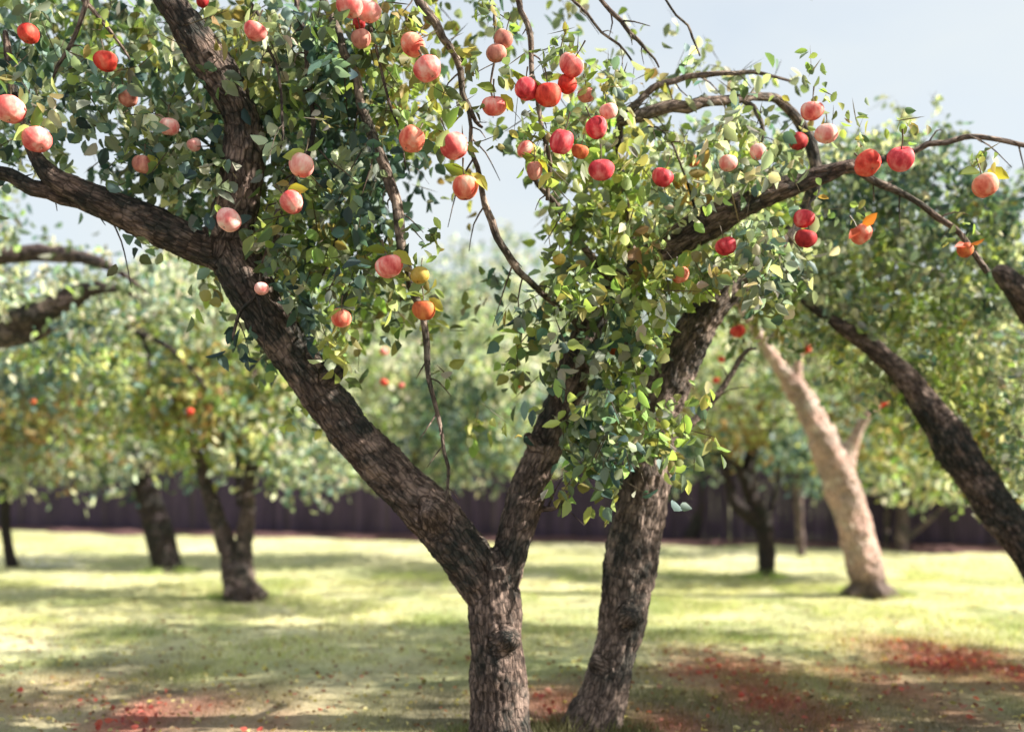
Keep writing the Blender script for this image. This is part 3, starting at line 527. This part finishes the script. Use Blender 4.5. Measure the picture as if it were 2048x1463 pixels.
ROWS2 = [  # T2 crown, columns 16-24, rows 0-15
 ('011110000', 'SSLLS'), ('011112100', 'SSSSOS'), ('013324432', 'SGGSOSSSS'), ('146443342', 'GGGYSSSST'), ('257866655', 'TSGYSSSYS'), ('146965554', 'TGGYSKSSB'), ('026987788', 'SYGYSSSSG'),
 ('004899888', 'SSGYOGGSS'), ('025764898', 'GTGGYYOSN'), ('244563000', 'TGNTYGL'), ('344541000', 'GNTTYL'), ('234641000', 'GNGLLG'), ('135652000', 'TLTGLTS'), ('047772000', 'TGTNGLT'), ('026651000', 'TNGTBL')]
ROWS3 = [  # T3 crown, columns 21-31, rows 3-15
 ('00000012100', 'SSSSSSSSSS'), ('33357898620', 'SSSSSSSSBS'), ('67899998653', 'SSSGTNTTTTB'), ('89999999999', 'SGGGNTNSTGT'), ('89999999999', 'LGGNSSYSNYS'), ('69999999999', 'GNTYSSLSSNG'), ('37999999999', 'LGOYSSSLGNS'),
 ('00136999999', 'SSSSSYSPYPS'), ('00000389999', 'SSSSSSSNYSPP'), ('00000026999', 'SSSSSSSLPYS'), ('00000001699', 'SSSSSSSYYOS'), ('00000000059', 'SSSSSSSSYS'), ('00000000003', 'SSSSSSSSSSO')]
# ------------------------------------------------------------------ apples
# px, py, radius px, depth, colour, extra leaf, label
APPLES = [
 (57, 67, 20, 4.6, 'red', 0, 'small red apple near the top left corner of the picture'),
 (212, 123, 21, 4.6, 'red', 0, 'red apple below and right of the corner one, left crown'),
 (20, 218, 28, 4.4, 'coral', 0, 'large coral apple cut close to the left edge'),
 (75, 280, 26, 4.4, 'coral', 1, 'coral apple with a pale green leaf over it, above the left bough'),
 (257, 197, 19, 4.7, 'dusky', 0, 'dull pink apple hanging highest in the gap of the left crown'),
 (338, 253, 19, 4.7, 'pink', 0, 'pale pink apple in the middle of the left crown'),
 (388, 290, 14, 4.8, 'pink', 0, 'smallest pale pink apple beside the dark upright limb'),
 (285, 328, 19, 4.7, 'dusky', 2, 'greyish pink apple with a yellow leaf under it above the left bough'),
 (405, 4, 12, 4.7, 'dark', 0, 'maroon apple at the very top beside the upright limb'),
 (510, 63, 21, 4.4, 'coral', 0, 'coral apple with orange tip, right of the upright limb near the top'),
 (603, 330, 25, 4.4, 'pink', 1, 'light coral apple, upper of the two right of the upright limb'),
 (584, 405, 23, 4.4, 'coral', 2, 'coral apple hanging just under the light coral one'),
 (458, 440, 23, 4.4, 'pink', 0, 'pink apple in front of the crotch where the left bough leaves the limb'),
 (523, 577, 14, 4.5, 'pink', 0, 'tiny pale pink apple against the big slanting limb'),
 (778, 533, 26, 4.4, 'coral', 2, 'orange coral apple with an olive leaf beside the long hanging branch'),
 (839, 550, 18, 4.6, 'gold', 0, 'unripe olive gold apple right of the long hanging branch'),
 (848, 620, 22, 4.5, 'rust', 2, 'red orange apple touching the long hanging branch'),
 (682, 635, 20, 4.5, 'orange', 1, 'bright orange apple among yellow leaves above the slanting limb'),
 (700, 12, 25, 4.4, 'coral', 0, 'coral apple of the top cluster, left one at the picture top'),
 (738, 24, 23, 4.5, 'pink', 0, 'rosy apple of the top cluster, right one'),
 (718, 46, 13, 4.6, 'dark', 0, 'dark red apple in the middle of the top cluster'),
 (722, 78, 20, 4.5, 'dusky', 0, 'dull rose apple at the bottom of the top cluster'),
 (826, 90, 23, 4.4, 'orange', 0, 'orange coral apple, upper of the pair beside the curved branch'),
 (856, 138, 26, 4.3, 'coral', 0, 'large coral apple, lower of the pair beside the curved branch'),
 (823, 280, 26, 4.4, 'orange', 0, 'orange red apple at the edge of the dark foliage left of the sky gap'),
 (908, 292, 28, 4.3, 'coral', 1, 'biggest coral red apple with a pale highlight in the sky gap'),
 (930, 375, 26, 4.4, 'orange', 2, 'orange coral apple under two green leaves in the sky gap'),
 (1007, 77, 19, 4.6, 'dusky', 0, 'upper of two dull pink apples against the pale sky'),
 (992, 107, 19, 4.6, 'dusky', 0, 'lower brownish of two dull apples against the pale sky'),
 (988, 212, 23, 4.5, 'coral', 2, 'muted coral apple with an olive leaf hanging in the sky'),
 (1053, 178, 23, 4.4, 'crimson', 2, 'crimson apple with a white glint at the left of the big cluster'),
 (1097, 190, 25, 4.4, 'red', 0, 'bright red apple in the middle of the big cluster'),
 (1134, 168, 19, 4.45, 'red', 0, 'smaller red apple right of the bright red one in the big cluster'),
 (1143, 131, 24, 4.4, 'coral', 0, 'coral apple at the top of the big cluster'),
 (1173, 190, 18, 4.6, 'dusky', 1, 'mauve apple at the right of the big cluster'),
 (1217, 222, 17, 4.5, 'pink', 0, 'small light pink apple at the tip of the arching branch'),
 (1193, 256, 22, 4.4, 'crimson', 0, 'rosy red apple just below the small pink one at the branch tip'),
 (1123, 283, 24, 4.3, 'crimson', 0, 'pear shaped crimson pink apple under the big cluster'),
 (1160, 303, 16, 4.5, 'rust', 0, 'small rust orange apple beside the pear shaped one'),
 (1203, 340, 24, 4.3, 'crimson', 0, 'pink red apple hanging left of the bright green leaves'),
 (1050, 298, 17, 4.6, 'coral', 2, 'narrow coral apple, upper of two on the pale sky branch'),
 (1069, 341, 18, 4.6, 'dusky', 2, 'narrow muted coral apple, lower of two on the pale sky branch'),
 (1118, 518, 13, 4.8, 'gold', 1, 'small peach coloured apple in the lower sky gap'),
 (1325, 355, 20, 4.8, 'crimson', 0, 'crimson pink apple left of two pale ones beneath the arching branch'),
 (1385, 322, 13, 5.3, 'rust', 0, 'faint rust coloured apple beneath the arching branch'),
 (1456, 326, 17, 4.8, 'pink', 0, 'pale pink apple, left of two under the arching branch'),
 (1516, 304, 17, 4.9, 'pink', 0, 'pale pink apple hung from the drooping twig of the arching branch'),
 (1596, 282, 18, 5.1, 'dark', 0, 'dark red apple in shade where the arching branch bends down'),
 (1624, 222, 21, 4.9, 'coral', 0, 'coral apple highest against the sky on the right'),
 (1653, 268, 21, 4.8, 'pink', 0, 'rosy apple just below the highest one on the right'),
 (1735, 327, 25, 4.7, 'red', 0, 'red apple, left of two above the end of the dark bough'),
 (1802, 318, 26, 4.6, 'crimson', 0, 'red apple with white glint, right of two above the bough end'),
 (1970, 370, 25, 4.8, 'orange', 2, 'orange coral apple near the right edge'),
 (1607, 437, 20, 4.8, 'crimson', 0, 'crimson apple, upper of a touching pair under the dark bough'),
 (1611, 477, 22, 4.8, 'dark', 0, 'deep crimson apple, lower of a touching pair under the dark bough'),
 (1452, 492, 20, 4.8, 'crimson', 0, 'crimson apple close under the thick end of the dark bough'),
 (1360, 550, 17, 4.9, 'orange', 1, 'orange apple among bright yellow green leaves'),
 (1722, 468, 20, 5.0, 'orange', 3, 'orange apple between two rusty orange leaves on the right'),
 (1930, 500, 16, 5.0, 'rust', 3, 'rust red apple beside the thin branch near the right edge'),
 (1476, 662, 15, 7.0, 'red', 0, 'red apple left of the pale tree top'),
 (1610, 695, 13, 9.5, 'red', 0, 'red apple above the broken tip of the pale tree'),
 (1765, 802, 12, 11.2, 'red', 0, 'red apple at the end of the right fork of the pale tree'),
 (1563, 612, 8, 9.5, 'red', 0, 'tiny red apple high between two leaning trunks'),
 (1443, 718, 7, 9.5, 'red', 0, 'tiny red apple above the thin curved twig beside the brown trunk'),
 (1432, 760, 7, 9.5, 'red', 0, 'tiny red apple beside the thin curved twig, lower one'),
 (1310, 690, 6, 9.5, 'coral', 0, 'tiny coral apple left of the black section of the brown trunk'),
 (1228, 700, 11, 5.3, 'rust', 0, 'rust red apple hidden in dark leaves between the two front trees'),
 (768, 702, 8, 9.5, 'coral', 0, 'tiny coral apple in the pale crown, highest of three'),
 (768, 764, 8, 9.5, 'red', 0, 'tiny red apple in the pale crown, lower left of three'),
 (803, 770, 7, 9.5, 'coral', 0, 'tiny coral apple in the pale crown, lower right of three'),
 (1038, 768, 9, 8.5, 'rust', 0, 'tiny rust apple left of the right limb of the forked tree'),
 (380, 822, 7, 10.4, 'red', 0, 'tiny red apple in the yellow crown on the left'),
 (66, 802, 6, 10.4, 'rust', 0, 'tiny rust apple in the crown at the far left'),
]
def apple_mesh(seed):
    P = []; r2 = random.Random(seed); nu, nv = 20, 13; k = r2.uniform(-.06, .10); sq = r2.uniform(.92, 1.05)
    ph = r2.random()*6.28
    for i in range(nv+1):
        t = math.pi*i/nv; r = math.sin(t)*(1+.10*math.cos(t)-k*math.cos(t)); z = math.cos(t)*.92*sq-.30*math.exp(-(t/.38)**2)+.14*math.exp(-((math.pi-t)/.3)**2)
        for j in range(nu):
            a = j/nu*2*math.pi; q = r*(1+.04*math.cos(5*a+ph)*(.4+.6*math.sin(t/2))+.05*math.cos(2*a+ph*2)+.05*math.cos(a+ph)*(1-t/math.pi)+.012*math.cos(3*a+t*4)); P.append((q*math.cos(a), q*math.sin(a), z+.03*math.cos(a+ph)))
    Fq = [[i*nu+j, (i+1)*nu+j, (i+1)*nu+(j+1) % nu, i*nu+(j+1) % nu] for i in range(nv) for j in range(nu)]
    V = np.array(P); me = bpy.data.meshes.new('apple'); me.from_pydata(V.tolist(), [], Fq); me.polygons.foreach_set('use_smooth', np.ones(len(me.polygons), bool)); return me
AMS = {}
LFC = {1: [(.40, .48, .16), (.22, .34, .08)], 2: [(.42, .40, .07), (.20, .26, .05)], 3: [(.70, .25, .05), (.55, .10, .04)]}
hang = []
for idx, (px, py, r, D, colr, lf, lab) in enumerate(APPLES):
    v = idx % 5; key = (v, colr)
    if key not in AMS: AMS[key] = apple_mesh(v); AMS[key].materials.append(AM[colr])
    a = bpy.data.objects.new('apple', AMS[key]); COL.objects.link(a); pos = W(px, py, D); rw = r/F*D*1.04
    if lab.startswith('narrow'): sx = .86
    elif lab.startswith('pear'): sx = .94
    else: sx = 1
    a.location = pos; a.scale = (rw*sx, rw*sx, rw*(1.12 if sx < 1 else 1)); a.rotation_euler = (rng.normal(.1, .30), rng.normal(0, .28), rng.random()*6.28)
    tag(a, lab, 'apple', 'apples hanging in the trees'); APX.append((px, py, r, D))
    V, Fq, bk, _ = tube([(0, 0, .55), (.05, .02, .9), (.14, .05, 1.35), (.13, .12, 2.1)], [.07, .05, .05, .08], .2, 6, idx, 0)
    s_ = bpy.data.objects.new('stem', bpy.data.meshes.new('stem')); s_.data.from_pydata(V.tolist(), [], Fq); s_.data.materials.append(STEM); COL.objects.link(s_); s_.parent = a
    cv = []; cf = []
    for q in range(5):
        an = q*1.257; b0 = len(cv); zz = -.92 if v != 4 else -.95
        cv += [(.05*math.cos(an-.6), .05*math.sin(an-.6), zz+.10), (.05*math.cos(an+.6), .05*math.sin(an+.6), zz+.10), (.15*math.cos(an), .15*math.sin(an), zz-.03)]; cf.append([b0, b0+1, b0+2])
    k_ = bpy.data.objects.new('calyx', bpy.data.meshes.new('calyx')); k_.data.from_pydata(cv, [], cf); k_.data.materials.append(STEM); COL.objects.link(k_); k_.parent = a
    if lf:
        lv = Leaves(); c1, c2 = LFC[lf]
        if lf == 3: dd = [(.8, -.45, .1), (-.9, -.4, -.15)]; pp = [(.2, -.7, .5), (-.2, -.7, .4)]
        elif lf == 1: dd = [(-.7, -.3, -.6), (.6, -.2, .5)]; pp = [(.1, -.55, 1.0), (.1, 0, 1.2)]
        else: dd = [(.75, -.1, -.75), (-.8, -.1, .25)]; pp = [(.5, -.2, 1.0), (.1, .1, 1.1)]
        ca, sa = math.cos(-a.rotation_euler.z), math.sin(-a.rotation_euler.z)
        for q, d_, c_ in zip(pp, dd, (c1, c2)):
            q = (q[0]*ca-q[1]*sa, q[0]*sa+q[1]*ca, q[2]); d_ = (d_[0]*ca-d_[1]*sa, d_[0]*sa+d_[1]*ca, d_[2]); d_ = np.array(d_)/np.linalg.norm(d_)
            lv2 = Leaves(); lv2.add(np.array([q]), d_[None], np.array([1.7]), np.array([1.0]), np.array([c_])); l_ = lv2.build('leaf', None); l_.parent = a
    hang.append((pos+np.array([0, 0, rw*1.5]), D))
_cf = clear_fn
def clear_all(P):
    k = _cf(P); px = CX+P[:, 0]/P[:, 1]*F; py = HY-(P[:, 2]-EYE)/P[:, 1]*F
    for (a, b, r, D) in APX: k &= ~((np.hypot(px-a, py-b-r*.3) < r*1.15) & (P[:, 1] < D+.05) & (rng.random(len(P)) < .96))
    return k
# ------------------------------------------------------------------ leaves on each tree
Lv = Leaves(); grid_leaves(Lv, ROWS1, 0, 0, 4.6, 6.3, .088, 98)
for (p_, D) in hang:
    if D < 5.4:
        for _ in range(2): Lv.spray(p_+rng.normal(0, .03, 3)+[0, .06, .12], 'G', 6, .14, .06, .03, .2)
ell_leaves(Lv, [(300, -350, 900, 330, 5.3, 1.5, 'M', .55), (900, -250, 500, 200, 5.0, 1.2, 'M', .25), (-400, 150, 380, 420, 5.2, 1.3, 'M', .5)], .085, 1.5, .35)  # clumps out of view, added so the crown casts shade
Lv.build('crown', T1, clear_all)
Lv = Leaves(); grid_leaves(Lv, ROWS2[:8], 0, 16, 4.75, 6.6, .086, 105); grid_leaves(Lv, ROWS2[8:], 8, 16, 4.7, 5.4, .086, 105)
ell_leaves(Lv, [(1500, -330, 400, 200, 5.9, 1.2, 'M', .6)], .10, 1.6, .35)  # high clump above the view, added as a shadow caster
Lv.build('crown', T2, clear_all)
Lv = Leaves(); grid_leaves(Lv, ROWS3, 3, 21, 6.9, 9.3, .082, 190, .35)
ell_leaves(Lv, [(2620, 480, 430, 300, 7.8, 1.8, 'M', .6), (2800, 640, 430, 300, 6.0, 1.3, 'M', 1), (3350, 300, 600, 500, 5.6, 1.4, 'M', 1), (2650, -90, 500, 230, 6.7, 1.1, 'M', 1), (3600, 560, 560, 380, 7.2, 1.3, 'M', .8)], .095, 1.5, .4)  # unseen clumps to the right and overhead, added to shade the foreground lawn
Lv.build('crown', T3, clear_all)
def crown(T, ells, size=.13, K=2.2, slen=.38):
    Lv = Leaves(); ell_leaves(Lv, ells, size, K, slen); Lv.build('crown', T, clear_all, FAR)
crown(T5, [(300, 760, 170, 110, 12.2, 1.3, 'W', 1), (440, 800, 130, 120, 12, 1.2, 'O', 1), (400, 850, 90, 60, 11.6, .8, 'K', .8), (520, 790, 90, 130, 11.8, 1.1, 'Y', 1), (360, 880, 190, 60, 12.2, 1.2, 'Y', .8), (540, 880, 110, 90, 12, 1.1, 'S', 1), (540, 700, 110, 90, 12.6, 1.1, 'P', 1), (240, 660, 150, 70, 12.4, 1.1, 'G', .8), (430, 600, 160, 100, 12.8, 1.1, 'P', 1), (620, 930, 100, 60, 12.6, 1, 'S', .9)])
crown(T6, [(230, 700, 220, 120, 15.6, 1.5, 'T', 1), (120, 860, 170, 90, 15.2, 1.3, 'K', 1), (60, 760, 140, 100, 15.4, 1.3, 'B', 1), (200, 900, 160, 60, 15, 1.2, 'S', .9), (330, 930, 110, 40, 15.6, 1, 'T', .7)])
crown(T7, [(50, 920, 120, 45, 15.8, 1.1, 'P', 1), (-40, 860, 120, 90, 15.8, 1.2, 'W', 1)])
crown(T14, [(40, 590, 260, 75, 9.2, 1.2, 'S', 1), (330, 560, 120, 70, 10.2, .9, 'S', .8), (250, 570, 70, 40, 8.9, .4, 'S', .6), (120, 665, 110, 30, 8.9, .4, 'T', .6), (-200, 500, 350, 160, 9.6, 1.4, 'M', .7), (150, 700, 160, 50, 9.8, .8, 'Y', .5)], .10, 2.0)
crown(T13, [(740, 610, 130, 90, 16.5, 1.6, 'S', 1), (900, 620, 130, 90, 16.8, 1.6, 'S', 1), (1010, 690, 110, 110, 16.4, 1.6, 'P', 1), (760, 760, 160, 130, 16, 1.6, 'P', 1), (920, 830, 150, 110, 16.4, 1.6, 'T', 1), (980, 740, 110, 60, 15.8, 1.2, 'P', 1), (1030, 870, 110, 90, 16.4, 1.5, 'W', 1), (690, 890, 120, 70, 16.8, 1.4, 'P', 1), (880, 930, 150, 45, 16.6, 1.3, 'S', .9)])
crown(T8, [(1490, 800, 150, 90, 14.8, 1.4, 'P', 1), (1560, 760, 120, 110, 15, 1.3, 'W', 1), (1420, 720, 110, 100, 14.8, 1.3, 'P', 1), (1450, 850, 130, 55, 14.4, 1.1, 'K', 1), (1400, 920, 60, 45, 14.6, 1, 'T', .9), (1590, 900, 90, 50, 14.8, 1, 'T', .8)])
crown(T4, [(1790, 780, 130, 90, 13.6, .9, 'O', 1), (1720, 700, 100, 80, 13.6, .9, 'P', 1), (1860, 880, 120, 70, 13.8, .9, 'Y', 1), (1960, 840, 110, 110, 13.9, 1, 'P', 1), (1830, 950, 100, 40, 13.6, .8, 'P', .9), (1740, 900, 70, 50, 12.9, .8, 'O', .8), (1600, 640, 120, 80, 13, 1, 'S', .9), (1440, 470, 230, 90, 10.6, 1.3, 'S', 1.5), (1620, 560, 120, 70, 10.8, 1.0, 'B', .8)])
crown(T9, [(1390, 880, 110, 70, 20.5, 1.5, 'S', 1)], .15); crown(T10, [(1610, 880, 110, 80, 18.3, 1.3, 'B', 1), (1620, 960, 60, 30, 18, .8, 'T', .6)], .14)
crown(T11, [(1860, 930, 130, 70, 18.9, 1.3, 'W', 1), (1990, 950, 110, 60, 18.6, 1.3, 'P', 1)], .14); crown(T12, [(1750, 900, 100, 80, 19.2, 1.2, 'T', 1)], .14)
# the wood behind the fence: one mass
Lv = Leaves(); el = []
for k, px in enumerate(range(-500, 2900, 95)):
    D = rng.uniform(27, 33) if px < 1300 else rng.uniform(24, 30); top = 560+60*math.sin(px*.011)+rng.uniform(-25, 25)
    if 820 < px < 1200: top += 10
    for py, pal in ((top+60, 'SPWB'[k % 4]), (top+190, 'WSPT'[k % 4]), (top+310, 'TBSN'[k % 4] if k % 4 != 3 else 'T')):
        el.append((px+rng.uniform(-20, 20), py, 120, 100, D, 1.8, pal, .9))
ell_leaves(Lv, el, .26, 1.7, 1.0)
tag(Lv.build('treeline', None, None, FAR), 'soft pale green mass of orchard trees rising beyond the fence', 'trees', kind='stuff')
# ------------------------------------------------------------------ bleached sticks at the left
st = thing('fallen_branch', 'bleached white fallen branch with upright twigs on the grass at the left edge', 'branch', GP(105, 1131))
m, nt, p, o, L = new_mat('bleached_wood'); p.inputs['Base Color'].default_value = (.72, .70, .64, 1); p.inputs['Roughness'].default_value = .8
D = 15.9
simple_limb('bough', [(42, 1127, 3, D), (80, 1131, 3.5, D), (120, 1130, 3.5, D), (168, 1131, 2, D)], m, st, 7, .06)
for (a, b, c, d_) in ((48, 1128, 42, 1105), (82, 1130, 86, 1108), (88, 1130, 98, 1120), (145, 1130, 140, 1108), (148, 1130, 158, 1122), (64, 1130, 62, 1112)):
    simple_limb('twig', [(a, b, 3.2, D), ((a+c)/2, (b+d_)/2, 2.4, D), (c, d_, .8, D)], m, st, 6, .06)
